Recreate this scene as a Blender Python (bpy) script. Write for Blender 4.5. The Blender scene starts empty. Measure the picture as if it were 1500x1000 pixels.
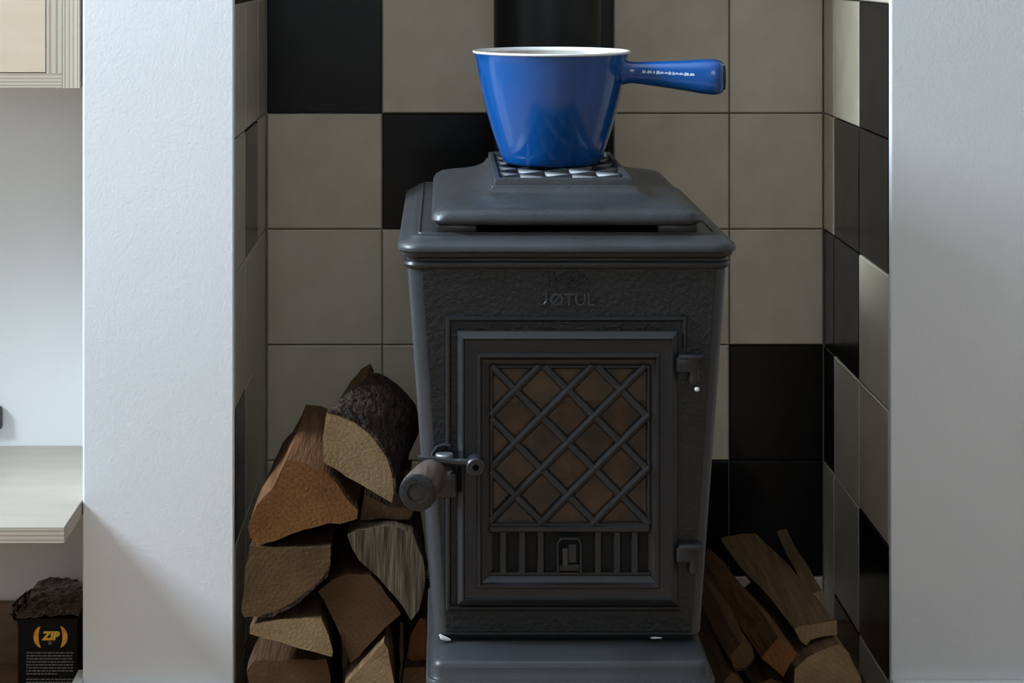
import bpy, bmesh, math, random
from mathutils import Vector, Matrix, noise

# ------------------------------------------------------------------ camera, world, lights, exposure
F = 2850.0            # focal length in pixels of the 1500 px wide frame
CX, CY = 650.0, -60.0 # where the level optical axis meets the picture (lens is shifted down)
HC = 0.86             # height of the camera above the floor
sc = bpy.context.scene
COL = sc.collection
cam_data = bpy.data.cameras.new('camera')
cam = bpy.data.objects.new('camera', cam_data); COL.objects.link(cam)
cam.location = (0, 0, HC); cam.rotation_euler = (math.pi/2, 0, 0)
cam_data.sensor_width = 36.0; cam_data.lens = F*36.0/1500.0
cam_data.shift_x = (750-CX)/1500.0; cam_data.shift_y = -(500-CY)/1500.0
cam_data.clip_start = 0.05
sc.camera = cam
world = bpy.data.worlds.new('daylight'); sc.world = world; world.use_nodes = True
world.node_tree.nodes['Background'].inputs[0].default_value = (0.70, 0.82, 1.0, 1)
world.node_tree.nodes['Background'].inputs[1].default_value = 0.8
sc.view_settings.view_transform = 'Standard'; sc.view_settings.look = 'None'
sc.view_settings.gamma = 1.0; sc.view_settings.use_curve_mapping = False
sc.view_settings.exposure = 0.39
sc.cycles.use_denoising = True
sc.cycles.max_bounces = 8

RX0, RX1, RY0, ZC = -1.95, 3.2, -2.6, 2.75     # the room: left wall, right wall, wall behind the camera, ceiling
WIN1 = (1.24, 2.05, 1.40, 2.20)                # window in the left wall: y0, y1, z0, z1
WIN2 = (-0.55, 0.55, 1.15, 2.35)               # window in the wall behind the camera: x0, x1, z0, z1
def area(name, loc, rot, sx, sz, power, col):
    l = bpy.data.lights.new(name, 'AREA'); l.shape = 'RECTANGLE'; l.size = sx; l.size_y = sz
    l.energy = power; l.color = col
    o = bpy.data.objects.new(name, l); COL.objects.link(o); o.location = loc; o.rotation_euler = rot
    return o
area('window_daylight', (RX0+0.01, (WIN1[0]+WIN1[1])/2, (WIN1[2]+WIN1[3])/2), (0, -math.pi/2, 0),
     WIN1[3]-WIN1[2], WIN1[1]-WIN1[0], 104.0, (0.72, 0.87, 1.0))
area('rear_window_daylight', ((WIN2[0]+WIN2[1])/2, RY0+0.01, (WIN2[2]+WIN2[3])/2), (math.pi/2, 0, 0),
     WIN2[1]-WIN2[0], WIN2[3]-WIN2[2], 9.0, (0.84, 0.93, 1.0))

random.seed(7)
# ------------------------------------------------------------------ helpers
def P(px, py, Y): return Vector(((px-CX)*Y/F, Y, HC-(py-CY)*Y/F))

def mat(name, col, rough=0.5, metal=0.0, var=None, vscale=8.0, vstretch=(1, 1, 1), bump=0.0, bscale=200.0,
        bdist=0.001, bstretch=(1, 1, 1), spec=0.5, coat=0.0, detail=4.0, pos=(0.35, 0.65), rvar=0.0):
    m = bpy.data.materials.new(name); m.use_nodes = True
    nt = m.node_tree; b = nt.nodes['Principled BSDF']
    b.inputs['Base Color'].default_value = (*col, 1); b.inputs['Roughness'].default_value = rough
    b.inputs['Metallic'].default_value = metal; b.inputs['Specular IOR Level'].default_value = spec
    b.inputs['Coat Weight'].default_value = coat; b.inputs['Coat Roughness'].default_value = 0.05
    tc = nt.nodes.new('ShaderNodeTexCoord')
    def noise_node(scale, stretch, det):
        mp = nt.nodes.new('ShaderNodeMapping'); mp.inputs['Scale'].default_value = stretch
        nt.links.new(tc.outputs['Object'], mp.inputs[0])
        n = nt.nodes.new('ShaderNodeTexNoise'); n.inputs['Scale'].default_value = scale
        n.inputs['Detail'].default_value = det; nt.links.new(mp.outputs[0], n.inputs[0])
        return n
    if var:
        n = noise_node(vscale, vstretch, detail)
        r = nt.nodes.new('ShaderNodeValToRGB'); nt.links.new(n.outputs[0], r.inputs[0])
        r.color_ramp.elements[0].position = pos[0]; r.color_ramp.elements[1].position = pos[1]
        r.color_ramp.elements[0].color = (*col, 1); r.color_ramp.elements[1].color = (*var, 1)
        nt.links.new(r.outputs[0], b.inputs['Base Color'])
        if rvar:
            mr = nt.nodes.new('ShaderNodeMapRange'); nt.links.new(n.outputs[0], mr.inputs[0])
            mr.inputs[3].default_value = rough-rvar; mr.inputs[4].default_value = rough+rvar
            nt.links.new(mr.outputs[0], b.inputs['Roughness'])
    if bump:
        n = noise_node(bscale, bstretch, 3.0)
        bp = nt.nodes.new('ShaderNodeBump'); bp.inputs['Strength'].default_value = bump
        bp.inputs['Distance'].default_value = bdist
        nt.links.new(n.outputs[0], bp.inputs['Height']); nt.links.new(bp.outputs[0], b.inputs['Normal'])
    return m

def link(name, me, parent=None, loc=None):
    o = bpy.data.objects.new(name, me); COL.objects.link(o)
    if parent is not None: o.parent = parent
    if loc is not None: o.location = loc
    return o

def mesh(name, verts, faces, m, parent=None, smooth=False, idx=None, origin=None):
    """verts are world coordinates (local to a parent that sits at origin)."""
    me = bpy.data.meshes.new(name)
    off = Vector(origin) if origin is not None else Vector((0, 0, 0))
    base = PO.get(parent.name, Vector((0, 0, 0))) if parent is not None else Vector((0, 0, 0))
    me.from_pydata([tuple(Vector(v)-off-(base if origin is None else Vector((0, 0, 0)))) for v in verts], [], faces)
    for mm in (m if isinstance(m, (list, tuple)) else [m]): me.materials.append(mm)
    if idx:
        for p, i in zip(me.polygons, idx): p.material_index = i
    me.validate()
    bm = bmesh.new(); bm.from_mesh(me); bmesh.ops.recalc_face_normals(bm, faces=bm.faces); bm.to_mesh(me); bm.free()
    if smooth:
        for p in me.polygons: p.use_smooth = True
        me.set_sharp_from_angle(angle=math.radians(40))
    o = link(name, me, parent)
    if origin is not None:
        o.location = off-base; PO[o.name] = off
    else:
        PO[o.name] = base
    return o

PO = {}   # world origin of every object, so that children can be given in world coordinates
def empty(name, loc):
    o = bpy.data.objects.new(name, None); COL.objects.link(o); o.location = loc; PO[o.name] = Vector(loc); return o
def tag(o, label, cat, group=None):
    o['label'] = label; o['category'] = cat
    if group: o['group'] = group
    return o
def struct(o, label=None):
    o['kind'] = 'structure'
    if label: o['label'] = label
    return o

def box_data(x0, x1, y0, y1, z0, z1, bevel=0.0, seg=2):
    bm = bmesh.new(); bmesh.ops.create_cube(bm, size=1.0)
    for v in bm.verts:
        v.co = Vector((x0+(v.co.x+.5)*(x1-x0), y0+(v.co.y+.5)*(y1-y0), z0+(v.co.z+.5)*(z1-z0)))
    if bevel: bmesh.ops.bevel(bm, geom=bm.edges[:], offset=bevel, segments=seg, affect='EDGES', profile=0.5)
    vs = [v.co.copy() for v in bm.verts]; bm.verts.index_update(); fs = [[v.index for v in f.verts] for f in bm.faces]; bm.free()
    return vs, fs
def box(name, x0, x1, y0, y1, z0, z1, m, parent=None, bevel=0.0, seg=2, origin=None, smooth=None):
    v, f = box_data(x0, x1, y0, y1, z0, z1, bevel, seg)
    return mesh(name, v, f, m, parent, smooth=bool(bevel) if smooth is None else smooth, origin=origin)

def loft(loops, cap0=True, cap1=True, closed=True):
    n = len(loops[0]); v = [p for l in loops for p in l]; f = []
    for i in range(len(loops)-1):
        for j in range(n if closed else n-1):
            k = (j+1) % n
            f.append([i*n+j, i*n+k, (i+1)*n+k, (i+1)*n+j])
    if cap0: f.append(list(range(n))[::-1])
    if cap1: f.append([(len(loops)-1)*n+j for j in range(n)])
    return v, f
def rrect(x0, x1, y0, y1, r, z, n=5):
    r = max(r, 0.0004); pts = []
    for cx, cy, a0 in ((x1-r, y1-r, 0), (x0+r, y1-r, 90), (x0+r, y0+r, 180), (x1-r, y0+r, 270)):
        for i in range(n+1):
            a = math.radians(a0+90*i/n); pts.append(Vector((cx+r*math.cos(a), cy+r*math.sin(a), z)))
    return pts
def lathe(prof, c, n=64, axis='Z', cap0=False, cap1=False):
    """prof: (radius, distance along the axis)"""
    loops = []
    for r, h in prof:
        l = []
        for i in range(n):
            a = 2*math.pi*i/n; u, w = max(r, 1e-5)*math.cos(a), max(r, 1e-5)*math.sin(a)
            l.append(Vector(c)+(Vector((u, w, h)) if axis == 'Z' else Vector((u, h, w)) if axis == 'Y' else Vector((h, u, w))))
        loops.append(l)
    return loft(loops, cap0, cap1)
def tube(path, r, n=12, caps=True):
    loops = []
    for i, p in enumerate(path):
        p = Vector(p); t = (Vector(path[min(i+1, len(path)-1)])-Vector(path[max(i-1, 0)])).normalized()
        up = Vector((0, 0, 1)) if abs(t.z) < 0.9 else Vector((0, 1, 0))
        a = t.cross(up).normalized(); b = t.cross(a).normalized(); rr = r[i] if isinstance(r, (list, tuple)) else r
        loops.append([p+(a*math.cos(2*math.pi*k/n)+b*math.sin(2*math.pi*k/n))*rr for k in range(n)])
    return loft(loops, caps, caps)
def merge(parts):
    v, f = [], []
    for pv, pf in parts:
        o = len(v); v += list(pv); f += [[i+o for i in q] for q in pf]
    return v, f

YF = 1.84   # front plane of the stove body
def sweep(path, w, p0, p1, closed=False, prof=None):
    """A moulding on the stove front: path in photograph pixels, half width w in pixels, from p0 to p1 metres proud."""
    prof = prof or [(-1, 0), (-.85, .7), (-.4, 1), (.4, 1), (.85, .7), (1, 0)]
    n = len(path); loops = []
    for i in range(n):
        q = Vector(path[i])
        a = Vector(path[i-1]) if (i > 0 or closed) else None
        b = Vector(path[(i+1) % n]) if (i < n-1 or closed) else None
        d1 = (q-a).normalized() if a is not None else None; d2 = (b-q).normalized() if b is not None else None
        if d1 is None: d1 = d2
        if d2 is None: d2 = d1
        n1 = Vector((-d1.y, d1.x)); n2 = Vector((-d2.y, d2.x)); m = (n1+n2); m = m/max(m.dot(n1), 0.2)
        loops.append([P(q.x+m.x*w*u, q.y+m.y*w*u, YF-(p0+(p1-p0)*h)) for u, h in prof])
    if closed: loops.append(loops[0])
    v, f = loft(loops, False, False, closed=True)
    if not closed:
        k = len(prof); f.append(list(range(k))); f.append([(n-1)*k+j for j in range(k)])
    return v, f
def rings(rects, cap=False):
    loops = []
    for (x0, y0, x1, y1), p in rects:
        loops.append([P(x0, y0, YF-p), P(x1, y0, YF-p), P(x1, y1, YF-p), P(x0, y1, YF-p)])
    return loft(loops, False, cap)
def text_mesh(s, size, extrude, m, name, parent, place, xscale=1.0, bold=0.0, shear=0.0):
    cu = bpy.data.curves.new('letters', 'FONT'); cu.body = s; cu.size = size; cu.extrude = extrude; cu.offset = bold
    cu.align_x = 'CENTER'; cu.resolution_u = 3; cu.shear = shear
    t = bpy.data.objects.new('letters', cu); COL.objects.link(t)
    me = bpy.data.meshes.new_from_object(t.evaluated_get(bpy.context.evaluated_depsgraph_get()))
    bpy.data.objects.remove(t); bpy.data.curves.remove(cu)
    base = PO.get(parent.name, Vector((0, 0, 0)))
    for v in me.vertices:
        x, y, z = v.co; v.co = Vector(place)-base+Vector((x*xscale, -z, y))
    me.materials.clear(); me.materials.append(m)
    o = link(name, me, parent); PO[o.name] = base; return o

# ------------------------------------------------------------------ materials
M_PLASTER = mat('white_plaster', (.745, .755, .765), .75, bump=.25, bscale=330, bdist=.0010, var=(.715, .725, .735), vscale=3)
M_PLASTER_LIT = mat('lightened_plaster', (.86, .865, .87), .75, bump=.25, bscale=330, bdist=.0010)  # plaster made whiter so the dim alcove looks better lit
M_CREAMWALL = mat('cream_wall_paint', (.56, .52, .46), .8)
M_GROUT = mat('grout', (.40, .37, .33), .9, var=(.30, .28, .25), vscale=30, bump=.4, bscale=400)
M_WTILE = [mat('white_tile_%d' % i, c, .38, var=v, vscale=22, detail=6, bump=.12, bscale=30, bdist=.001, rvar=.08) for i, (c, v) in enumerate((
    ((.57, .49, .37), (.63, .55, .425)), ((.54, .46, .345), (.61, .53, .405)), ((.59, .515, .395), (.64, .565, .445))))]
M_BTILE = mat('black_tile', (.002, .0023, .0024), .25, spec=.30, var=(.0035, .0039, .0042), vscale=25, bump=.06, bscale=30, bdist=.001, rvar=.05)
M_FLOOR = mat('oak_floor', (.26, .155, .085), .5, var=(.33, .205, .12), vscale=6, vstretch=(1, 8, 1))
M_SKIRT = mat('stained_wood_skirting', (.19, .115, .065), .55, var=(.24, .15, .09), vscale=10, vstretch=(1, 8, 8))
M_WPAINT = mat('white_gloss_paint', (.78, .77, .75), .4)
M_GLASSW = mat('window_glass', (.9, .95, 1), .02); M_GLASSW.node_tree.nodes['Principled BSDF'].inputs['Transmission Weight'].default_value = 1
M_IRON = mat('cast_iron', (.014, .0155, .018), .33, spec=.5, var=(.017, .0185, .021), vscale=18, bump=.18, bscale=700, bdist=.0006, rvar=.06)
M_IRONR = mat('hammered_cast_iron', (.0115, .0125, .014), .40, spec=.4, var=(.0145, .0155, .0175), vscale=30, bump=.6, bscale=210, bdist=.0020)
M_IRON_LIT = mat('lit_cast_iron', (.027, .029, .032), .38, var=(.035, .037, .041), vscale=20, bump=.22, bscale=600, bdist=.0006, rvar=.07)  # same iron, painted lighter for faces lit from above
M_IRONB = mat('smooth_lit_cast_iron', (.026, .030, .036), .34, spec=.6, var=(.031, .035, .041), vscale=18, bump=.12, bscale=700, bdist=.0005)  # smooth iron, lightened so the rounded body corners look lit
M_IRONC = mat('grainy_lit_cast_iron', (.026, .028, .031), .38, var=(.036, .038, .042), vscale=20, bump=.42, bscale=330, bdist=.0012, rvar=.07)  # grainy iron carrying the same lightened, top-lit tone
M_BLACK = mat('recess_black', (.006, .006, .006), .8)  # flat black stands in for shade in gaps, slots and holes
M_PIPE = mat('black_flue_enamel', (.005, .0055, .006), .42, spec=.3, var=(.007, .0075, .008), vscale=12)
M_BLUE = mat('blue_enamel', (.005, .075, .29), .16, coat=.5, var=(.0045, .069, .265), vscale=10)
M_CREAM = mat('cream_enamel', (.44, .40, .35), .25, var=(.52, .49, .45), vscale=40, coat=.3)
M_RIM = mat('white_enamel_rim', (.82, .82, .80), .2, coat=.4)
M_STEEL = mat('worn_steel', (.30, .31, .32), .4, metal=.8)
M_ASH = mat('white_gasket_rope', (.62, .62, .60), .9)
M_KNOB = mat('worn_wood_knob', (.050, .036, .031), .42, var=(.13, .095, .082), vscale=60, vstretch=(3, .3, 3))
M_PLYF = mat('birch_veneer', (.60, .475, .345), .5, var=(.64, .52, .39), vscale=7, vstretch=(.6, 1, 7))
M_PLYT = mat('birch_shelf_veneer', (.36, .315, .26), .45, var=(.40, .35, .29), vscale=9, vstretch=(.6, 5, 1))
def ply_edge(name, axis, z0, th=0.018, plies=9):
    """End grain of plywood: thin light and dark plies stacked along one axis."""
    m = mat(name, (.6, .5, .4), .6); nt = m.node_tree; b = nt.nodes['Principled BSDF']
    g = nt.nodes.new('ShaderNodeNewGeometry'); s = nt.nodes.new('ShaderNodeSeparateXYZ'); nt.links.new(g.outputs['Position'], s.inputs[0])
    a = nt.nodes.new('ShaderNodeMath'); a.operation = 'SUBTRACT'; nt.links.new(s.outputs['XYZ'.index(axis)], a.inputs[0]); a.inputs[1].default_value = z0
    c = nt.nodes.new('ShaderNodeMath'); c.operation = 'MULTIPLY'; nt.links.new(a.outputs[0], c.inputs[0]); c.inputs[1].default_value = plies/th*math.pi
    n = nt.nodes.new('ShaderNodeTexNoise'); n.inputs['Scale'].default_value = 60
    q = nt.nodes.new('ShaderNodeMath'); q.operation = 'MULTIPLY_ADD'; nt.links.new(n.outputs[0], q.inputs[0]); q.inputs[1].default_value = 1.6; nt.links.new(c.outputs[0], q.inputs[2])
    sn = nt.nodes.new('ShaderNodeMath'); sn.operation = 'SINE'; nt.links.new(q.outputs[0], sn.inputs[0])
    r = nt.nodes.new('ShaderNodeValToRGB'); mr = nt.nodes.new('ShaderNodeMapRange'); nt.links.new(sn.outputs[0], mr.inputs[0])
    mr.inputs[1].default_value = -1; nt.links.new(mr.outputs[0], r.inputs[0])
    r.color_ramp.elements[0].color = (.33, .255, .19, 1); r.color_ramp.elements[1].color = (.50, .445, .365, 1)
    r.color_ramp.elements[0].position = .05; r.color_ramp.elements[1].position = .45
    nt.links.new(r.outputs[0], b.inputs['Base Color']); return m

# ------------------------------------------------------------------ the room
YN = 2.144    # face of the chimney breast
YB = 2.53     # back of the niche
YA = 2.387    # back of the alcove on the left
NX0, NX1 = -0.231, 0.4925   # niche sides
PX0 = -0.398                # left edge of the pillar
BX0, BX1 = (391-CX)*YB/F, (1205-CX)*YB/F   # niche back corners
T, TT, G = 0.15, 0.008, 0.0015

struct(box('floor', RX0-.1, RX1+.1, RY0-.1, YB+.2, -.05, 0, M_FLOOR))
struct(box('ceiling', RX0-.1, RX1+.1, RY0-.1, YB+.2, ZC, ZC+.05, M_PLASTER))
struct(box('wall_right', RX1, RX1+.1, RY0, YB+.1, 0, ZC, M_CREAMWALL))
def wall_with_hole(name, axis, at, th, a0, a1, hole):
    h0, h1, z0, z1 = hole; parts = []
    for u0, u1, w0, w1 in ((a0, h0, 0, ZC), (h1, a1, 0, ZC), (h0, h1, 0, z0), (h0, h1, z1, ZC)):
        parts.append(box_data(at, at+th, u0, u1, w0, w1) if axis == 'X' else box_data(u0, u1, at, at+th, w0, w1))
    v, f = merge(parts); return struct(mesh(name, v, f, M_CREAMWALL))
wall_with_hole('wall_left', 'X', RX0-.1, .1, RY0, YB+.1, WIN1)
wall_with_hole('wall_rear', 'Y', RY0-.1, .1, RX0-.1, RX1+.1, WIN2)
def window(name, axis, at, hole):
    h0, h1, z0, z1 = hole; fr = .05; e = []
    o = empty(name, (at, (h0+h1)/2, z0) if axis == 'X' else ((h0+h1)/2, at, z0)); struct(o)
    def bar(nm, u0, u1, w0, w1, d0, d1, m):
        if axis == 'X': box(nm, at+d0, at+d1, u0, u1, w0, w1, m, o)
        else: box(nm, u0, u1, at+d0, at+d1, w0, w1, m, o)
    bar('jamb', h0, h0+fr, z0, z1, -.08, -.02, M_WPAINT); bar('jamb', h1-fr, h1, z0, z1, -.08, -.02, M_WPAINT)
    bar('rail', h0+fr, h1-fr, z0, z0+fr, -.08, -.02, M_WPAINT); bar('rail', h0+fr, h1-fr, z1-fr, z1, -.08, -.02, M_WPAINT)
    c = (h0+h1)/2
    bar('glazing_bar', c-.015, c+.015, z0+fr, z1-fr, -.07, -.03, M_WPAINT)
    bar('pane', h0+fr, c-.015, z0+fr, z1-fr, -.052, -.048, M_GLASSW); bar('pane', c+.015, h1-fr, z0+fr, z1-fr, -.052, -.048, M_GLASSW)
window('window_1', 'X', RX0, WIN1); window('window_2', 'Y', RY0, WIN2)

# chimney breast: two plastered piers and the lintel over the niche
ZL = .81+5*T
LIP = .010     # plaster lip that covers the tile edges
v, f = merge([box_data(PX0, NX0, YN, YN+LIP, 0, ZC, .002), box_data(PX0, NX0-TT-.021, YN+LIP-.003, YB+.1, 0, ZC)])
struct(mesh('wall_pier_left', v, f, M_PLASTER), 'white plastered pier left of the tiled niche')
v, f = merge([box_data(NX1, RX1, YN, YN+LIP, 0, ZC, .002), box_data(NX1+TT+.021, RX1, YN+LIP-.003, YB+.1, 0, ZC)])
struct(mesh('wall_pier_right', v, f, M_PLASTER), 'white plastered wall right of the tiled niche')
struct(box('wall_lintel', NX0, NX1, YN, YB+.1, ZL, ZC, M_PLASTER), 'white plastered wall above the niche')
struct(box('wall_alcove', RX0, PX0, YA, YA+.1, 0, ZC, M_PLASTER_LIT), 'white alcove wall behind the plywood shelf')
# skirting boards
struct(box('baseboard_right', NX1, RX1, YN-.014, YN, 0, .067, M_WPAINT, bevel=.003))
v, f = merge([box_data(PX0-.014, NX0, YN-.014, YN, 0, .060), box_data(PX0-.010, PX0, YN-.014, YN+.03, 0, .066)])
struct(mesh('baseboard_left', v, f, M_WPAINT))
struct(box('baseboard_alcove', RX0, PX0, YA-.014, YA, 0, .074, M_SKIRT, bevel=.002))

# tiled niche: every tile its own piece on a grout bed
ZROW = [0.0, .06] + [.06+T*i for i in range(1, 11)]    # joints from the floor up; row 0 is cut
def tiled_wall(name, joints, place, pattern, seed, ext=(0, 0)):
    """joints: positions along the wall; place(u,w,d): world point at u along, w up, d proud of the grout bed."""
    rnd = random.Random(seed); u0, u1 = joints[0], joints[-1]
    e0, e1 = ext
    pts = [place(u, w, d) for d in (-.02, 0) for u, w in ((u0-e0, 0), (u1+e1, 0), (u1+e1, ZL), (u0-e0, ZL))]
    root = mesh(name, pts, [[0, 1, 2, 3], [7, 6, 5, 4], [0, 4, 5, 1], [1, 5, 6, 2], [2, 6, 7, 3], [3, 7, 4, 0]], M_GROUT, origin=place((u0+u1)/2, 0, 0))
    struct(root)
    cache = {}
    for r in range(len(ZROW)-1):
        for c in range(len(joints)-1):
            a, b = joints[c]+G/2, joints[c+1]-G/2; z0, z1 = ZROW[r]+G/2, ZROW[r+1]-G/2
            black = pattern.get((r, c)); 
            if black is None: black = rnd.random() < .38
            mt = M_BTILE if black else rnd.choice(M_WTILE)
            key = (round(b-a, 4), round(z1-z0, 4), mt.name)
            ctr = place((a+b)/2, (z0+z1)/2, 0)
            if key not in cache:
                e = .0013; L = [((a, z0), (b, z0), (b, z1), (a, z1), 0), ((a, z0), (b, z0), (b, z1), (a, z1), TT-e),
                                ((a+e, z0+e), (b-e, z0+e), (b-e, z1-e), (a+e, z1-e), TT)]
                loops = [[place(u, w, l[4])-ctr for u, w in l[:4]] for l in L]
                v, f = loft(loops, False, True)
                me = bpy.data.meshes.new('tile'); me.from_pydata([tuple(q) for q in v], [], f); me.materials.append(mt)
                bm = bmesh.new(); bm.from_mesh(me); bmesh.ops.recalc_face_normals(bm, faces=bm.faces)
                top = max(bm.faces, key=lambda q: q.calc_area()); want = place(0, 0, 1)-place(0, 0, 0)
                if top.normal.dot(want) < 0: bmesh.ops.reverse_faces(bm, faces=bm.faces)
                bm.to_mesh(me); bm.free(); cache[key] = me
            t = bpy.data.objects.new('tile', cache[key]); COL.objects.link(t); t.parent = root
            t.location = ctr-PO[root.name]
            # hand-set tiles: tiny tilt
            k = .0025; t.rotation_euler = (rnd.uniform(-k, k), rnd.uniform(-k, k)*.4, rnd.uniform(-k, k))
    return root
def pat(rows):   # rows given from the photograph's uppermost row downwards, 1 = black
    d = {}
    for i, row in enumerate(rows):
        for c, ch in enumerate(row):
            if ch in '01': d[(6-i, c)] = ch == '1'
    return d
# rows 6..0: joints z .96-.81 | .81-.66 | .66-.51 | .51-.36 | .36-.21 | .21-.06 | cut row
xj = [BX0+ .0005, (560-CX)*YB/F]; xj += [xj[1]+T, xj[1]+2*T, xj[1]+3*T, BX1-.0005]
tiled_wall('wall_niche_back', xj, lambda u, w, d: Vector((u, YB-d, w)),
           pat(['01001', '10100', '01100', '00000', '00001', '00011', '01010']), 3, (.026, .026))
yl = [YN+LIP, YB-.262, YB-.112, YB-TT-.001]
tiled_wall('wall_niche_left', yl, lambda u, w, d: Vector((NX0-TT+d, u, w)),
           pat(['110', '000', '010', '000', '100', '000', '010']), 4, (0, TT))
yr = [YN+LIP, YB-.222, YB-.074, YB-TT-.001]
tiled_wall('wall_niche_right', yr, lambda u, w, d: Vector((NX1+TT-d, u, w)),
           pat(['011', '100', '110', '011', '001', '100', '010']), 5, (0, TT))

# ------------------------------------------------------------------ wood stove
SX = 0.1170   # centre line of the stove
stove = tag(empty('wood_stove', (SX, 2.03, 0)), 'black cast iron wood stove with lattice glass door standing in the tiled niche', 'stove')
def insetloop(hw, y0, y1, r, i, z, fs=1.0, ff=1.0, fb=1.0, n=6):
    return rrect(SX-hw+i*fs, SX+hw-i*fs, y0+i*ff, y1-i*fb, r-i if r-i > .003 else .003, z, n)
def plate(name, hw, y0, y1, r, prof, m, parent=stove, **k):
    v, f = loft([insetloop(hw, y0, y1, r, i, z, **k) for i, z in prof]); return mesh(name, v, f, m, parent, smooth=True)
# base plate with a stepped lip
plate('base_plate', .1335, 1.782, 2.26, .016, [(.004, .165), (0, .168), (0, .1955), (.0015, .198), (.0045, .1985), (.0058, .2005),
      (.0062, .2085), (.0075, .2120), (.0105, .2142), (.016, .2146)], M_IRON_LIT)
for sx in (-1, 1):
    for yy in (1.85, 2.20):
        v, f = loft([rrect(SX+sx*.105-w, SX+sx*.105+w, yy-w, yy+w, .008, z) for w, z in ((.018, 0), (.020, .006), (.014, .03), (.017, .12), (.022, .166))])
        mesh('leg', v, f, M_IRON, stove, smooth=True)
# body, narrowing downwards, with round vertical corners
bl = []
for z, hw, yb, r in ((.2215, .1262, 2.222, .012), (.2235, .1272, 2.223, .014), (.40, .1397, 2.245, .014), (.565, .1515, 2.268, .014), (.578, .1523, 2.27, .014)):
    bl.append(rrect(SX-hw, SX+hw, YF, yb, r, z, 6))
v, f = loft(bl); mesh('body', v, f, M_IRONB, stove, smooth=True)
box('ash_skirt', SX-.118, SX+.118, YF+.01, 2.21, .2146, .2225, M_BLACK, stove)
plate('collar', .1555, YF-.004, 2.275, .017, [(.004, .5665), (.001, .5685), (0, .571), (.001, .5735), (.003, .5745), (.003, .577), (-.002, .5795), (-.003, .583)], M_IRON)
# hammered front panel between the corner rounds
def front_plate(name, quad, p0, p1, e, m, parent):
    a = [P(x, y, YF-p0) for x, y in quad]; b = [P(x, y, YF-p1+.0004) for x, y in quad]
    c = [P(x+(e if x < 832 else -e), y+(e if y < 600 else -e), YF-p1) for x, y in quad]
    v, f = loft([a, b, c], True, True); return mesh(name, v, f, m, parent)
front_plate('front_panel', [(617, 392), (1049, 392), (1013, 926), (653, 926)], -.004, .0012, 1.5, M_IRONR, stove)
# raised lettering and emblem over the door
lt = text_mesh('\u00d8TUL', .0165, .0016, M_IRONB, 'lettering', stove, P(838, 447, YF-.0014), xscale=1.0, bold=.0003)
v, f = sweep([(801, 428), (801, 441), (797, 446), (792, 446), (789, 442)], 2.0, .001, .0030)
mesh('letter_j', v, f, M_IRONB, stove)['label'] = 'raised letter J that begins the maker lettering'
lt['label'] = 'raised letters ØTUL that end the maker lettering JØTUL'
em = [sweep([(804, 418), (804, 398)], 1.6, .001, .0032), sweep([(812, 418), (812, 400)], 1.6, .001, .0032)]
em.append(sweep([(838, 395), (858, 408), (838, 421), (818, 408)], 1.8, .001, .0032, closed=True))
em.append(sweep([(827, 416), (849, 400)], 1.4, .001, .003)); em.append(sweep([(838, 402), (846, 408), (838, 414), (830, 408)], 1.2, .001, .0028, closed=True))
v, f = merge(em); mesh('emblem', v, f, M_IRON, stove)['label'] = 'small raised emblem above the lettering'
# frame bead around the door opening
v, f = sweep([(1003, 508), (1003, 467), (657, 467), (657, 891), (996, 891)], 4.0, .0008, .0050)
mesh('door_surround', v, f, M_IRON, stove, smooth=True)
# --- door
door = empty('door', P(832, 886, YF)); door.parent = stove; door.location = P(832, 886, YF)-PO[stove.name]
v, f = rings([((670, 484, 993, 886), .0), ((670, 484, 993, 886), .0065), ((671, 485.5, 992, 885), .008), ((677, 494, 986, 879), .0120), ((679, 496, 984.5, 877.5), .0123),
              ((681, 498.5, 983, 876), .0098), ((698, 516, 967, 862), .0090), ((699.5, 518, 965.5, 860.5), .0118), ((703.5, 523, 962, 857), .0120), ((706, 527, 959, 853), .0075),
              ((714, 534, 954, 846), .0058), ((721, 538, 949.5, 841), .0045), ((722, 539, 949, 840), .001)])
mesh('door_frame', v, f, M_IRON, door)
GX0, GX1, GY0, GY1 = 719, 951, 536, 768
M_REFL_BROWN = mat('brown_reflection_glass', (.012, .007, .0045), .12, var=(.075, .032, .012), vscale=26, detail=3, pos=(.42, .70), coat=.2)  # darker reflection of the floor painted into the pane colour
M_REFL_GREY = mat('grey_reflection_glass', (.042, .029, .018), .12, var=(.072, .046, .028), vscale=22, detail=3, coat=.2)  # paler reflection of the room, painted across the upper pane
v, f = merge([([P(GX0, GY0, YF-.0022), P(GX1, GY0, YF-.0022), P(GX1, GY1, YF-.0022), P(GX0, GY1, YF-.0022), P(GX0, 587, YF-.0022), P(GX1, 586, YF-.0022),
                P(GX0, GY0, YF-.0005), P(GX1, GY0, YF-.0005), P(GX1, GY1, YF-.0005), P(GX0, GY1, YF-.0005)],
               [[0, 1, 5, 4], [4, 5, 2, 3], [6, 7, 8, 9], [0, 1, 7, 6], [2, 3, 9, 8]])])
mesh('glass_pane', v, f, [M_REFL_BROWN, M_REFL_GREY], door, idx=[1, 0, 0, 0, 0])['label'] = 'glass pane behind the lattice, room reflection painted in two tones'
def clip(c, s):   # a 45 degree line across the window: s=+1 is x+y=c, s=-1 is x-y=c
    pts = []
    for x in (GX0, GX1):
        y = (c-x)*s if s > 0 else x-c
        if GY0-1e-6 <= y <= GY1+1e-6: pts.append((x, y))
    for y in (GY0, GY1):
        x = c-y if s > 0 else c+y
        if GX0 < x < GX1: pts.append((x, y))
    return pts[0], pts[-1]
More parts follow.
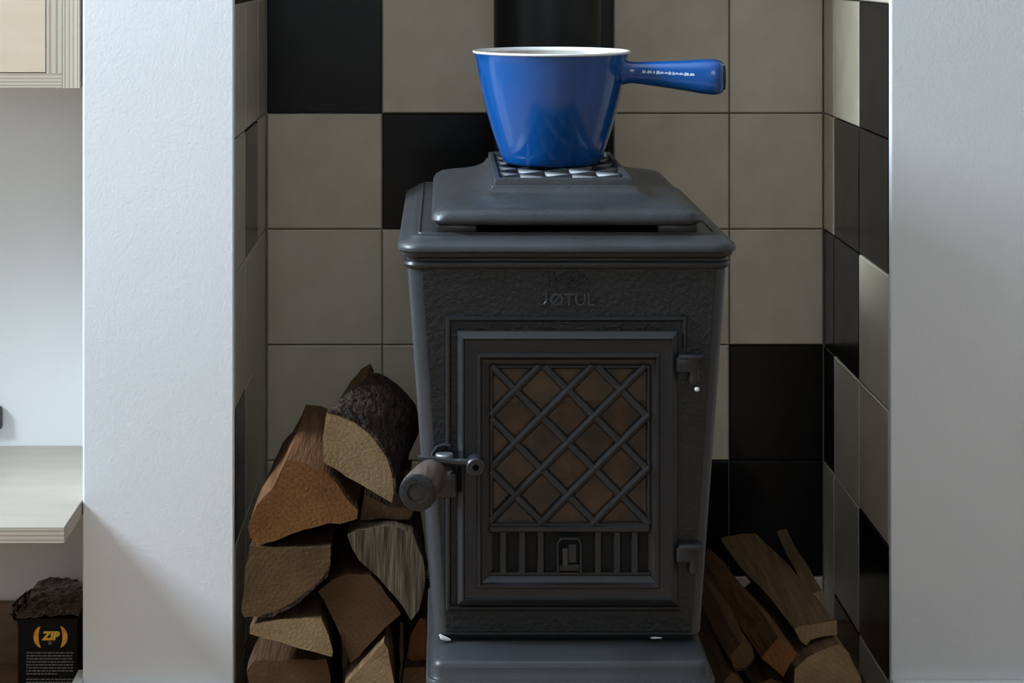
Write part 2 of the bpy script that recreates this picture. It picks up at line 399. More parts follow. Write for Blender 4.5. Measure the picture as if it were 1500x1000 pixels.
for s, c0, ks in ((-1, 184, range(-2, 3)), (1, 1326, range(0, 5))):
    for k in ks:
        a, b = clip(c0+77.4*k, s)
        v, f = sweep([a, b], 6.3, .0018, .0095 if s > 0 else .0088, prof=[(-1, 0), (-.95, .55), (-.6, .88), (0, 1), (.6, .88), (.95, .55), (1, 0)])
        mesh('lattice_bar', v, f, M_IRON, door, smooth=True)
for pts in ([(720, 537), (950, 537), (950, 768), (720, 768)],):
    v, f = sweep(pts, 3.5, .0012, .0075, closed=True); mesh('lattice_border', v, f, M_IRON, door, smooth=True)
v, f = sweep([(718, 775), (951, 775)], 7.5, .0012, .0095); mesh('cross_rail', v, f, M_IRON, door, smooth=True)
v, f = merge([([P(x, y, YF-.0016) for x, y in ((716, 772), (954, 772), (954, 845), (716, 845))], [[0, 1, 2, 3]])])
mesh('vent_backing', v, f, M_BLACK, door)  # black sheet stands in for the dark inside the vent slots
for x in (737, 765, 792, 876, 904, 930):
    v, f = sweep([(x, 779), (x, 839)], 6.5, .0012, .0085, prof=[(-1, 0), (-.95, .6), (-.6, .95), (.6, .95), (.95, .6), (1, 0)]); mesh('vent_bar', v, f, M_IRON, door, smooth=True)
v, f = sweep([(718, 840), (952, 840)], 3.5, .0012, .0075); mesh('vent_sill', v, f, M_IRON, door, smooth=True)
v, f = merge([sweep([(817, 838), (817, 796), (821, 789), (847, 789), (851, 796), (851, 838)], 3.0, .0012, .0115), sweep([(819, 832), (849, 832)], 7, .0012, .007)])
mesh('draught_hood', v, f, M_IRON, door, smooth=True)
v, f = merge([box_data(*(lambda a, b: (a.x, b.x, YF-.013, YF+.008, b.z, a.z))(P(824, 802, YF-.01), P(832, 828, YF-.01)), bevel=.001),
              box_data(*(lambda a, b: (a.x, b.x, YF-.004, YF+.008, b.z, a.z))(P(832, 800, YF-.01), P(846, 828, YF-.01)), bevel=.001)])
mesh('draught_slider', v, f, M_IRON_LIT, door)
# latch lever, pivot boss and turned wooden knob
lever = [sweep([(612, 672), (640, 674), (668, 677), (700, 678)], 6.0, .012, .026)]
v, f = merge(lever); mesh('latch_lever', v, f, M_IRON_LIT, door, smooth=True)
def disc(px, py, rpx, p0, p1, name, m, parent, hole=0.0):
    c = P(px, py, YF-p1); r = rpx*(YF-p1)/F; d = p1-p0
    prof = ([(r*hole, .004), (r*hole, 0)] if hole else [(0, 0)])+[(r*.85, 0), (r, r*.15), (r, d)]
    v, f = lathe(prof, c, 28, 'Y'); return mesh(name, v, f, m, parent, smooth=True)
b_ = disc(697, 685, 14, .005, .029, 'pivot_boss', M_IRON, door, .35)
a, b = P(636, 690, YF-.012), P(611, 722, YF-.076)
ax = (b-a).normalized(); u = ax.cross(Vector((0, 0, 1))).normalized(); w = ax.cross(u).normalized()
def barrel(st, rfun, n=32):
    loops = []
    for t, r in st: loops.append([a+(b-a)*t+(u*math.cos(2*math.pi*k/n)+w*math.sin(2*math.pi*k/n))*r for k in range(n)])
    return loft(loops)
v, f = barrel([(0, .011), (.08, .0145), (.3, .0160), (.7, .0172), (.93, .0174), (.985, .0166), (1, .0150), (1.0, .0095), (.97, .0088), (.97, .001)], None)
kn = mesh('latch_knob', v, f, M_KNOB, door, smooth=True); kn['label'] = 'worn turned wooden latch knob'
v, f = barrel([(.97, .0172), (.990, .0170), (1.006, .0152), (1.006, .0092), (.985, .0088)], None); mesh('knob_end', v, f, M_IRONR, kn, smooth=True)
v, f = barrel([(.96, .0080), (.985, .0080), (.992, .006), (.992, .001)], None); mesh('knob_screw', v, f, M_IRON, kn, smooth=True)
v, f = sweep([(634, 676), (634, 664), (640, 655), (650, 651), (660, 653)], 2.6, .0008, .010); mesh('catch_loop', v, f, M_IRON_LIT, door, smooth=True)
for py in (665, 687):
    c = P(651, py+5, YF-.014); v, f = lathe([(.0005, .004), (.0075, .004), (.0085, .003), (.0085, -.002), (.0005, -.002)], c, 24); mesh('washer', v, f, M_STEEL, door, smooth=True)
q0, q1 = P(641, 690, YF-.014), P(668, 726, YF-.014)
box('catch_block', q0.x, q1.x, YF-.022, YF-.002, q1.z, q0.z, M_IRON, door, bevel=.002)
# hinges
for yy in (522, 800):
    hg = empty('hinge', P(1012, yy+12, YF-.006)); hg.parent = stove; hg.location = PO[hg.name]-PO[stove.name]
    q0, q1 = P(990, yy, YF-.008), P(1029, yy+22, YF-.008)
    box('knuckle', q0.x, q1.x-.004, YF-.013, YF+.001, q1.z, q0.z, M_IRON, hg, bevel=.002)
    box('flange', q0.x+.002, q1.x, YF-.015, YF+.001, q0.z-.002, q0.z+.0025, M_IRON, hg, bevel=.001)
    c = P(1016, yy+22, YF-.007); v, f = lathe([(.0005, .002), (.0055, .002), (.0055, -.009), (.004, -.0115), (.0005, -.012)], c, 20); mesh('pin', v, f, M_IRON, hg, smooth=True)
    if yy < 600:
        c = P(1021, 570, YF-.010); v, f = lathe([(.0003, .0022), (.002, .0015), (.0026, 0), (.002, -.0015), (.0003, -.0022)], c, 12); mesh('paint_chip', v, f, M_ASH, hg, smooth=True)
# bits of gasket rope at the foot of the body
for pts, r in (([(644, 929), (647, 933), (655, 936), (660, 937)], [.0008, .0022, .0018, .0008]), ([(953, 934), (958, 934), (969, 934)], [.0006, .0010, .0006])):
    v, f = tube([P(x, y, YF-.002) for x, y in pts], r, 8); mesh('gasket_rope', v, f, M_ASH, stove, smooth=True)
# top plate with a bullnosed edge and a fine raised line
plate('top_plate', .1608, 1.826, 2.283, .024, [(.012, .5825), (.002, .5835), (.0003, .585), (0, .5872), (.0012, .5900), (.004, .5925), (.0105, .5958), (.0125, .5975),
      (.0145, .5990), (.0190, .5996), (.0198, .6008), (.0210, .6008), (.0218, .5996), (.04, .5996)], M_IRON_LIT)
# cover: a low hipped cap standing on four feet, with an open grate
LY0, LY1, LH = 1.838, 2.195, .1288
cover = empty('top_cover', (SX, LY0, .5996)); cover.parent = stove; cover.location = PO[cover.name]-PO[stove.name]
prof = [(.016, .6078), (.004, .6080), (.001, .6098), (0, .6125), (.0008, .6165), (.0035, .6205), (.009, .6238), (.018, .6258), (.030, .6272), (.038, .6282), (.045, .6300), (.051, .6325),
        (.0548, .6352), (.0568, .6380), (.0572, .6392), (.0580, .6397), (.0590, .6400), (.0596, .6455), (.0606, .6466), (.0640, .6466), (.0650, .6455), (.0668, .6370)]
loops = [rrect(SX-LH+i*1.03, SX+LH-i*1.03, LY0+i*.98, LY1-i*.68, (.016 if i < .02 else .010 if i < .035 else .0012), z, 6) for i, z in prof]
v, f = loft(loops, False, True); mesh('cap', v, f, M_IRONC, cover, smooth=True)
for sx in (-1, 1):
    for yy in (LY0+.018, LY1-.03):
        xx = SX+sx*(LH-.024); box('foot', xx-.019, xx+.019, yy-.010, yy+.010, .5994, .6085, M_IRON, cover, bevel=.002)
gx0, gx1, gy0, gy1 = SX-LH+.0690, SX+LH-.0690, LY0+.0655, LY1-.0455
box('grate_well', gx0, gx1, gy0, gy1, .6355, .6375, M_BLACK, cover)
def seg_clip(c, s):
    pts = []
    for x in (gx0, gx1):
        y = c-x if s > 0 else x-c
        if gy0 <= y <= gy1: pts.append((x, y))
    for y in (gy0, gy1):
        x = c-y if s > 0 else c+y
        if gx0 < x < gx1: pts.append((x, y))
    return (pts[0], pts[-1]) if len(pts) > 1 else None
for s in (1, -1):
    lo, hi = (gx0+gy0, gx1+gy1) if s > 0 else (gx0-gy1, gx1-gy0)
    c = lo+.012
    while c < hi-.006:
        q = seg_clip(c, s)
        if q:
            (xa, ya), (xb, yb) = q; d = Vector((xb-xa, yb-ya, 0)).normalized(); nn = Vector((-d.y, d.x, 0)); loops = []
            for x, y in q: loops.append([Vector((x, y, .6372+h))+nn*k for k, h in ((-.0052, 0), (-.0046, .0050), (-.0022, .0076), (.0022, .0076), (.0046, .0050), (.0052, 0))])
            v, f = loft(loops); mesh('grate_bar', v, f, M_IRON_LIT, cover, smooth=True)
        c += .0520
# smoke outlet at the back
v, f = lathe([(.058, 0), (.058, .05)], (SX+.004, 2.235, .50), 40, 'Y', True, True); mesh('smoke_outlet', v, f, M_IRON, stove, smooth=True)

# ------------------------------------------------------------------ flue pipe
FX, FY, FR = (801.5-CX)*2.36/F, 2.360, .0648
flue = tag(empty('flue_pipe', (FX, FY, .42)), 'black round flue pipe rising behind the blue saucepan', 'flue pipe')
v, f = lathe([(FR, .415), (FR, 1.2), (FR-.001, 1.2), (FR-.001, ZC)], (FX, FY, 0), 48); mesh('pipe', v, f, M_PIPE, flue, smooth=True)
v, f = lathe([(0, .41), (FR+.002, .41), (FR+.002, .44), (FR, .44)], (FX, FY, 0), 48); mesh('soot_cap', v, f, M_PIPE, flue, smooth=True)
v, f = lathe([(.060, 2.286), (.060, 2.33)], (FX, 0, .50), 40, 'Y'); mesh('connector', v, f, M_PIPE, flue, smooth=True)

# ------------------------------------------------------------------ saucepan
PXc, PYc, PZ = .1137, 2.052, .6452
pan = tag(empty('saucepan', (PXc, PYc, PZ)), 'blue enamelled saucepan with cream inside and thick side handle on the stove top', 'saucepan')
outer = [(0, 0), (.047, 0), (.0495, .0006), (.0515, .003), (.0545, .010), (.0580, .020), (.0633, .036), (.0680, .052), (.0720, .068), (.0755, .084), (.0780, .098), (.0796, .107), (.0808, .1126), (.0822, .1158)]
v, f = lathe([(r, z) for r, z in outer], (PXc, PYc, PZ), 96); mesh('pan_body', v, f, M_BLUE, pan, smooth=True)
rim = [(.0822, .1158), (.0832, .1166), (.0834, .1176), (.0828, .1184), (.0816, .1186), (.0805, .1178), (.0798, .1150)]
v, f = lathe(rim, (PXc, PYc, PZ), 96); mesh('rim', v, f, M_RIM, pan, smooth=True)
inner = [(.0798, .1150), (.0768, .100), (.072, .080), (.065, .054), (.057, .026), (.052, .014), (.045, .008), (0, .007)]
v, f = lathe(inner, (PXc, PYc, PZ), 96); mesh('interior', v, f, M_CREAM, pan, smooth=True)
ha = math.radians(-15); hd = Vector((math.cos(ha), math.sin(ha), 0)); hn = Vector((-hd.y, hd.x, 0))
st = [(.068, .0110, .013), (.077, .0135, .016), (.081, .0122, .0135), (.086, .0114, .0112), (.093, .0116, .0108), (.110, .0130, .0118), (.130, .0148, .0128), (.148, .0166, .0138), (.158, .0178, .0143),
      (.166, .0184, .0146), (.172, .0184, .0142), (.177, .0172, .0132), (.1800, .0150, .0112), (.1815, .0118, .0085), (.1815, .0088, .0055), (.174, .0084, .005), (.174, .001, .001)]
loops = []
for t, hz, hw_ in st:
    tt = (t-.08)/.1; cen = Vector((PXc, PYc, PZ+.0968-.0042*tt))+hd*t
    lp = []
    for k in range(40):
        an = 2*math.pi*k/40; c_, s_ = math.cos(an), math.sin(an); e = .8
        lp.append(cen+hn*(math.copysign(abs(c_)**e, c_)*hw_)+Vector((0, 0, math.copysign(abs(s_)**e, s_)*hz)))
    loops.append(lp)
v, f = loft(loops, True, True); hnd = mesh('handle', v, f, M_BLUE, pan, smooth=True, idx=None)
# hanging hole in the handle end, its inner shade a solid black plug
cen = Vector((PXc, PYc, PZ+.0926))+hd*.1812
lp = [cen+hn*math.cos(2*math.pi*k/24)*.0080+Vector((0, 0, math.sin(2*math.pi*k/24)*.0125)) for k in range(24)]
v, f = loft([[q+hd*.0012 for q in lp], [q-hd*.004 for q in lp]], True, True); mesh('hanging_hole_shade', v, f, M_BLACK, hnd)
# worn raised letters along the handle, their highlight painted as pale marks
M_GLINT = mat('pale_glint_enamel', (.50, .60, .74), .3)
parts = []; rnd = random.Random(5); t = .098
while t < .150:
    l = rnd.uniform(.002, .0055); tt = (t-.08)/.1; hw_ = .0112+.0030*max(0, (t-.093)/.065)
    c0 = Vector((PXc, PYc, PZ+.0968-.0042*tt+.0022))+hd*t-hn*(hw_*1.0)
    h = rnd.uniform(.0009, .0019); q = [c0+Vector((0, 0, -h)), c0+hd*l+Vector((0, 0, -h*.8)), c0+hd*(l*.9)+Vector((0, 0, h*.6)), c0+hd*(l*.2)+Vector((0, 0, h))]
    parts.append(loft([[p_+hn*.0016 for p_ in q], [p_-hn*.0004 for p_ in q]])); t += l+rnd.uniform(0, .0012)
v, f = merge(parts); mesh('glinting_lettering', v, f, M_GLINT, hnd)['label'] = 'worn raised letters on the handle, their highlight painted pale'

# ------------------------------------------------------------------ firewood
def wood_mat(name, c1, c2, end=False, s=1.0):
    st = (6, .35, 6) if s == 1 else (5, 2, .5)
    m = mat(name, c1, .75, var=c2, vscale=28, vstretch=st, bump=.6, bscale=60, bdist=.003,
            bstretch=st, spec=.2, detail=6)
    return m
def rings_mat(name, c1, c2, off):
    m = mat(name, c1, .8, spec=.15, bump=.5, bscale=300, bdist=.0015); nt = m.node_tree; b = nt.nodes['Principled BSDF']
    tc = nt.nodes.new('ShaderNodeTexCoord'); mp = nt.nodes.new('ShaderNodeMapping'); mp.inputs['Location'].default_value = off
    mp.inputs['Rotation'].default_value = (math.pi/2, 0, 0)
    nt.links.new(tc.outputs['Object'], mp.inputs[0])
    w = nt.nodes.new('ShaderNodeTexWave'); w.wave_type = 'RINGS'; w.rings_direction = 'Z'; w.inputs['Scale'].default_value = 55; w.inputs['Distortion'].default_value = 3.0
    w.inputs['Detail'].default_value = 3; w.inputs['Detail Scale'].default_value = 1.5; nt.links.new(mp.outputs[0], w.inputs[0])
    n = nt.nodes.new('ShaderNodeTexNoise'); n.inputs['Scale'].default_value = 30; n.inputs['Detail'].default_value = 5; nt.links.new(tc.outputs['Object'], n.inputs[0])
    mx = nt.nodes.new('ShaderNodeMath'); mx.operation = 'MULTIPLY_ADD'; nt.links.new(w.outputs['Fac'], mx.inputs[0]); mx.inputs[1].default_value = .13; nt.links.new(n.outputs[0], mx.inputs[2])
    r = nt.nodes.new('ShaderNodeValToRGB'); nt.links.new(mx.outputs[0], r.inputs[0])
    r.color_ramp.elements[0].position = .35; r.color_ramp.elements[1].position = .85
    r.color_ramp.elements[0].color = (*c1, 1); r.color_ramp.elements[1].color = (*c2, 1)
    nt.links.new(r.outputs[0], b.inputs['Base Color']); return m
W = {
 'orange': (rings_mat('end_grain_orange', (0.114, 0.044, 0.014), (0.179, 0.080, 0.027), (.05, 0, .06)), wood_mat('split_orange', (0.080, 0.032, 0.012), (0.141, 0.065, 0.026))),
 'tan': (rings_mat('end_grain_tan', (0.190, 0.120, 0.058), (0.266, 0.182, 0.097), (.06, .02, -.03)), wood_mat('split_tan', (0.095, 0.053, 0.024), (0.171, 0.103, 0.050))),
 'brown': (rings_mat('end_grain_brown', (0.074, 0.040, 0.017), (0.118, 0.068, 0.030), (-.05, 0, .05)), wood_mat('split_brown', (0.046, 0.024, 0.011), (0.080, 0.043, 0.021))),
 'red': (rings_mat('end_grain_red', (0.067, 0.034, 0.015), (0.099, 0.055, 0.025), (.04, 0, .04)), wood_mat('split_red', (0.052, 0.023, 0.011), (0.087, 0.042, 0.019))),
 'grey': (wood_mat('weathered_split', (0.034, 0.026, 0.015), (0.125, 0.098, 0.062), s=2), wood_mat('weathered_split_side', (0.046, 0.032, 0.018), (0.080, 0.057, 0.035))),
}
M_BARK = mat('dark_bark', (.022, .014, .010), .95, var=(.060, .036, .025), vscale=40, vstretch=(2, 1, 2), bump=1.0, bscale=70, bdist=.01, bstretch=(2, .8, 2), spec=.1)
def resample(poly, step=.011, jit=.0012, rnd=random):
    out, src = [], []
    n = len(poly)
    for i in range(n):
        a, b = Vector(poly[i]), Vector(poly[(i+1) % n]); k = max(1, int((b-a).length/step))
        for j in range(k):
            q = a.lerp(b, j/k)
            if j: q += Vector((rnd.uniform(-jit, jit), rnd.uniform(-jit, jit)))
            out.append(q); src.append(i)
    return out, src
def log(label, pix, Y, L, kind, back=(0, 0), bark=(), taper=.05, end_tilt=0.0, seed=0, rough=.0022, group='split firewood logs beside the stove'):
    """pix: outline of the near end in the photograph; Y: its distance; L: length; back: sideways and upward drift of the far end (m)."""
    rnd = random.Random(seed*13+5)
    pts = [P(x, y, Y) for x, y in pix]; poly = [(p.x, p.z) for p in pts]
    r, src = resample(poly, rnd=rnd); n = len(r)
    cx = sum(p.x for p in r)/n; cz = sum(p.y for p in r)/n; zb = max(0, min(p.y for p in r))
    org = Vector((cx, Y+L/2, zb)); S = 7; loops = []
    for i in range(S+1):
        t = i/S; lp = []; sc_ = 1-taper*t
        for p in r:
            dx, dz = p.x-cx, p.y-cz
            nz = noise.noise_vector(Vector((p.x*28+seed*3.1, t*L*9, p.y*28)))*rough*(2.2 if 0 < i else .4)
            yy = Y+L*t+(end_tilt*dx if i == 0 else 0)
            z = cz+dz*sc_+back[1]*t+nz.z; z = max(z, .0005)
            lp.append(Vector((cx+dx*sc_+back[0]*t+nz.x, yy, z)))
        loops.append(lp)
    # end caps as fans through an inner ring so that concave outlines stay clean
    v, f = loft(loops, True, True); idx = [1]*(S*n)+[0, 0]
    o = mesh('split_log', v, f, list(W[kind]), None, smooth=True, idx=idx, origin=org)
    tag(o, label, 'firewood log', group)
    if bark:
        ids = [j for j in range(n) if src[j] in bark]
        # keep one run that may wrap around
        start = next((j for j in ids if (j-1) % n not in ids), ids[0]); run = []
        j = start
        while j in ids and len(run) < len(ids): run.append(j); j = (j+1) % n
        run.append(j)
        bl_ = []
        for i in range(S*2+1):
            t = i/(S*2); i0 = min(int(t*S), S-1); ft = t*S-i0; sect = []
            inn, outw = [], []
            for q_ in run:
                p = loops[i0][q_].lerp(loops[i0+1][q_], ft)
                cc = Vector((cx+back[0]*t, p.y, cz+back[1]*t)); d = (p-cc); d.y = 0; d.normalize()
                edge = .35 if q_ in (run[0], run[-1]) else 1.0
                th = (.0026+.0026*noise.noise(Vector((p.x*60, p.y*45, p.z*60+seed))))*edge
                inn.append(p-d*.0012); outw.append(p+d*max(.0008, th))
            if i == 0:
                inn = [q_-Vector((0, .0006, 0)) for q_ in inn]; outw = [q_-Vector((0, .0006, 0)) for q_ in outw]
            bl_.append(inn+outw[::-1])
        v, f = loft(bl_); mesh('bark', v, f, M_BARK, o, smooth=True)['label'] = 'rough dark bark'
    return o
def Z0(Y): return CY+HC*F/Y-.5     # picture row of the floor at a distance
# left stack
log('pale-ended quarter log with dark bark, topmost of the left stack', [(478, 603), (494, 607), (518, 616), (542, 633), (557, 652), (568, 670), (576, 695), (578, 722), (575, 737), (556, 726), (522, 705), (494, 688), (474, 678), (473, 640)],
    2.06, .225, 'tan', (.030, .004), bark=range(0, 8), seed=1, taper=.20)
log('orange half log with reddish side face left below the topmost bark log', [(419, 674), (446, 677), (474, 689), (494, 710), (508, 731), (525, 748), (523, 760), (499, 767), (480, 766), (444, 776), (405, 792), (380, 797), (366, 787), (363, 772), (376, 740), (398, 716), (410, 692)],
    2.05, .245, 'orange', (.003, .004), seed=2, bark=())
log('wide brown half log touching the niche wall, under the orange half log', [(366, 799), (426, 802), (485, 800), (484, 826), (475, 844), (457, 862), (431, 882), (400, 898), (379, 903), (358, 904), (354, 896), (358, 849)],
    2.05, .24, 'brown', (.004, .0), bark=(3, 4, 5, 6, 7), seed=3)
log('reddish brown diamond-shaped log in the middle of the left stack', [(466, 867), (486, 850), (508, 840), (543, 843), (558, 858), (587, 900), (564, 919), (535, 949), (513, 971), (507, 950), (490, 910)],
    2.06, .24, 'red', (-.004, .0), seed=4)
log('grey weathered splintered log against the left side of the stove', [(509, 784), (523, 776), (556, 770), (580, 771), (606, 784), (620, 818), (621, 857), (615, 893), (603, 909), (591, 888), (569, 862), (553, 844), (527, 821)],
    2.05, .24, 'grey', (-.004, .0), seed=5, rough=.004)
log('thin wedge-shaped log lying flat under the wide brown half log', [(366, 917), (410, 907), (471, 906), (481, 930), (488, 955), (486, 962), (460, 954), (410, 940), (366, 928)],
    2.05, .24, 'tan', (.002, .002), seed=6)
log('orange-ended log with dark top at the bottom left of the stack', [(362, 982), (372, 968), (424, 966), (478, 965), (484, 990), (488, Z0(2.07)), (368, Z0(2.07))], 2.07, .24, 'red', (.0, .0), seed=7)
log('pale triangular log pointing up at the bottom of the left stack', [(562, 940), (568, 950), (578, 1000), (582, Z0(2.04)), (498, Z0(2.04)), (505, 1002), (534, 972)], 2.04, .25, 'tan', (.0, .0), seed=8)
log('small bright orange split log beside the stove base', [(616, 904), (624, 908), (625, 974), (610, 970), (596, 964), (602, 930)], 2.10, .20, 'orange', (-.002, .0), seed=9)
log('dark brown log on the floor beside the stove base', [(592, 978), (622, 976), (622, Z0(2.08)), (600, Z0(2.08)), (590, 1030)], 2.08, .22, 'brown', (-.002, .0), seed=10)
log('dark log hidden in the gap beneath the topmost bark log', [(534, 724), (575, 744), (606, 748), (600, 761), (560, 759), (528, 762), (530, 745)], 2.075, .20, 'brown', (-.004, .002), seed=11)
log('thin orange split log standing out behind the topmost bark log', [(486, 612), (521, 566), (536, 558), (542, 571), (518, 606)], 2.30, .10, 'orange', (.006, .003), seed=12)
# right stack
gR = 'split firewood logs beside the stove'
log('long tan split plank, uppermost on the right stack', [(1163, 921), (1170, 917), (1200, 912), (1226, 908), (1226, 929), (1206, 931), (1188, 936), (1181, 945), (1172, 938)], 2.07, .30, 'tan', (-.038, .006), seed=21)
log('slim tan split log behind the uppermost right plank', [(1187, 870), (1205, 865), (1211, 885), (1193, 892)], 2.17, .24, 'tan', (.002, -.003), seed=22)
log('square-ended split log left under the long plank on the right', [(1115, 963), (1140, 932), (1168, 957), (1148, 991)], 2.04, .30, 'orange', (-.030, .004), seed=23)
log('dark reddish round-edged log nearest the stove on the right', [(1070, 960), (1086, 942), (1102, 946), (1105, 963), (1092, 980), (1076, 980)], 2.03, .31, 'red', (-.022, .006), bark=(3, 4), seed=24)
log('brown split log on the floor against the stove base on the right', [(1056, 1004), (1072, 984), (1090, 1000), (1098, Z0(2.02)), (1060, Z0(2.02))], 2.02, .32, 'brown', (-.004, .0), seed=25)
log('broad tan half log at the front right corner of the niche', [(1164, 980), (1182, 963), (1208, 950), (1228, 943), (1244, 956), (1262, 990), (1270, 1040), (1262, Z0(2.05)), (1166, Z0(2.05)), (1160, 1020)], 2.05, .27, 'tan', (-.014, .0), bark=(4, 5, 6), seed=26)
log('dark log on the floor between the broad half log and the stove', [(1104, 1002), (1130, 994), (1150, 1004), (1152, Z0(2.05)), (1102, Z0(2.05))], 2.05, .28, 'brown', (-.01, .0), seed=27)

# ------------------------------------------------------------------ plywood shelf and cabinet in the left alcove
def ZP(py, Y): return HC-(py-CY)*Y/F
zs = ZP(772, 2.044)
shelf = tag(empty('plywood_shelf', (-.8, YA, zs-.018)), 'pale plywood shelf board sticking out of the left alcove', 'shelf')
SX0 = -1.35
M_PE = ply_edge('plywood_edge_shelf', 'Z', zs-.0165, .0165, 7)
v, f = box_data(SX0, PX0-.0008, 2.044, YA-.0005, zs-.0165, zs-.0012); mesh('board', v, f, M_PE, shelf)
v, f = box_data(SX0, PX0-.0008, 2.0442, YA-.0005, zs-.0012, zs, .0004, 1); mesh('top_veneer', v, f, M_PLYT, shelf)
YC = 2.158; zc = ZP(129, YC); CTOP = 1.45; tk = .0185
cab = tag(empty('wall_cabinet', (-.8, YA, zc)), 'birch plywood wall cabinet in the left alcove above the shelf', 'cabinet')
xr = (116-CX)*YC/F
v, f = box_data(xr-tk, xr, YC, YA-.001, zc, CTOP); mesh('side_panel', v, f, ply_edge('plywood_edge_side', 'X', xr-tk, tk, 8), cab)
v, f = box_data(xr-2*tk+.0005, xr-tk-.0008, YC+.0006, YA-.03, zc+.0165, CTOP); mesh('inner_upright', v, f, ply_edge('plywood_edge_upright', 'X', xr-2*tk, tk, 5), cab)
v, f = box_data(SX0, xr-tk-.0006, YC+.0003, YA-.001, zc+.0005, zc+.0162); mesh('bottom_panel', v, f, ply_edge('plywood_edge_bottom', 'Z', zc+.0005, .0157, 8), cab)
v, f = box_data(SX0, xr-2*tk-.0006, YC+.0012, YC+.019, zc+.0172, CTOP-.02, .0006, 1); mesh('door_panel', v, f, M_PLYF, cab)
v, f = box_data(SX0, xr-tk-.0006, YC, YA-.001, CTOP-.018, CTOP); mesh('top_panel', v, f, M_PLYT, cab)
v, f = box_data(SX0-.018, SX0-.0005, YC, YA-.001, zc, CTOP); mesh('side_panel', v, f, ply_edge('plywood_edge_far_side', 'X', SX0-.018, .018, 8), cab)
# dark fitting on the alcove wall just cut by the picture edge
a0, a1 = P(-68, 596, YA-.012), P(2, 630, YA-.012)
M_DARK = mat('dark_plastic', (.05, .045, .055), .4)
so = tag(empty('wall_socket', ((a0.x+a1.x)/2, YA, a1.z)), 'dark rounded fitting on the alcove wall at the left picture edge', 'wall fitting')
box('cover_plate', a0.x, a1.x, YA-.012, YA-.0002, a1.z, a0.z, M_DARK, so, bevel=.004, seg=3)
box('rocker', (a0.x+a1.x)/2-.01, (a0.x+a1.x)/2+.01, YA-.015, YA-.011, a1.z+.006, a0.z-.006, M_DARK, so, bevel=.001)

# ------------------------------------------------------------------ box of firelighters
BY = 2.20
M_CARD = mat('black_printed_card', (.0025, .0025, .003), .5, spec=.15, var=(.004, .004, .0045), vscale=20)
M_FILM = mat('crumpled_dark_film', (.022, .014, .011), .25, var=(.085, .046, .028), vscale=38, detail=6, bump=1.0, bscale=45, bdist=.02, coat=.4)
b0, b1 = P(26, 905, BY), P(121.5, 905, BY)
bx = tag(empty('firelighter_box', ((b0.x+b1.x)/2, BY+.06, 0)), 'black firelighter box in torn film with yellow ZIP lettering under the shelf', 'box')
bz = b0.z; bxr = PX0-.0155
v, f = box_data(b0.x, bxr, BY, BY+.125, 0, bz, .0012, 1); mesh('carton', v, f, M_CARD, bx)
# crumpled film over the top with a torn flap hanging out to the left
rnd = random.Random(9); NXg, NYg = 22, 20; top = []; 
for j in range(NYg+1):
    for i in range(NXg+1):
        x = b0.x-.002+(bxr-b0.x+.003)*i/NXg; y = BY-.001+.127*j/NYg
        e = min(i, NXg-i, 3)/3; h = noise.noise(Vector((x*70, y*55, 1.3)))*.007+noise.noise(Vector((x*170, y*170, 5)))*.003
        top.append(Vector((x, y, bz+.003+max(-.0025, h*(.35+.65*e))+.006*math.sin(math.pi*min(1, j/NYg))*(1 if i > 4 else .4))))
fc = [[j*(NXg+1)+i, j*(NXg+1)+i+1, (j+1)*(NXg+1)+i+1, (j+1)*(NXg+1)+i] for j in range(NYg) for i in range(NXg)]
o = mesh('torn_film', top, fc, M_FILM, bx); md = o.modifiers.new('thickness', 'SOLIDIFY'); md.thickness = .0006
fl = []
NF = 10
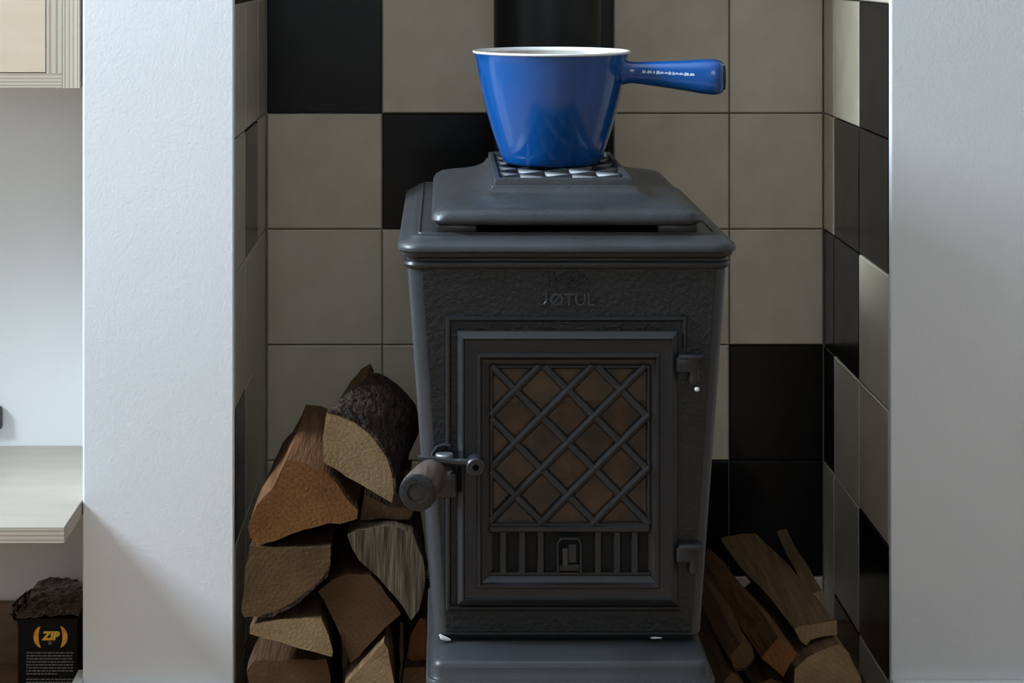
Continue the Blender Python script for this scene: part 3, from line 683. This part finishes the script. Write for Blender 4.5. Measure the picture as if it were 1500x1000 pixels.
for j in range(NF+1):
    for i in range(NF+1):
        s, t = i/NF, j/NF
        lo_, hi_ = bz-.026*(1-s)**1.3-.004, bz+.016*(1-s)+.004
        x = b0.x+.006-.0205*s+.0015*math.sin(t*7); z = lo_+(hi_-lo_)*t
        y = BY+.012+.030*t+.012*s+noise.noise(Vector((s*6, t*6, 2)))*.014
        fl.append(Vector((x, y, z)))
fc = [[j*(NF+1)+i, j*(NF+1)+i+1, (j+1)*(NF+1)+i+1, (j+1)*(NF+1)+i] for j in range(NF) for i in range(NF)]
o = mesh('film_flap', fl, fc, M_FILM, bx); md = o.modifiers.new('thickness', 'SOLIDIFY'); md.thickness = .0006
# print on the carton face
M_YEL = mat('yellow_print', (.85, .50, .04), .5); M_ORG = mat('orange_flame_print', (.72, .17, .02), .5, var=(.85, .48, .05), vscale=120)
M_GREY = mat('grey_print', (.20, .20, .21), .6)
t_ = text_mesh('ZIP', .0128, .0002, M_YEL, 'logo_lettering', bx, P(74, 936.5, BY-.0003), xscale=1.0, bold=.0007, shear=.15); t_['label'] = 'slanted yellow letters ZIP'
for s in (-1, 1):
    o_, i_ = [], []
    for k in range(15):
        a = math.radians(-62+124*k/14); th = 7.5*math.cos(a*1.35)**.7 if abs(a*1.35) < math.pi/2 else .2
        ox = 74+s*(8+17*math.cos(a)); oy = 932.5-17.5*math.sin(a)
        o_.append(P(ox, oy, BY-.0003)); i_.append(P(ox-s*max(th, .3), oy, BY-.0003))
    v, f = loft([o_, i_], False, False, closed=False); ob = mesh('flame_print', v, f, M_ORG, bx)
parts = []
def quad(x0, y0, x1, y1): return ([P(x0, y0, BY-.0003), P(x1, y0, BY-.0003), P(x1, y1, BY-.0003), P(x0, y1, BY-.0003)], [[0, 1, 2, 3]])
parts.append(quad(70, 939.5, 76, 941)); parts.append(quad(70.5, 942, 76, 943.5))
y = 955.0; r_ = 0
while y < 1046:
    x = 38.5; end = 107 if r_ not in (7, 13) else 84
    while x < end:
        l = min(rnd.uniform(2.0, 7.5), end-x); parts.append(quad(x, y, x+l, y+1.7)); x += l+1.1
    y += 4.4 if r_ != 7 else 8.0; r_ += 1
v, f = merge(parts); mesh('small_print', v, f, M_GREY, bx)['label'] = 'block of small grey print'
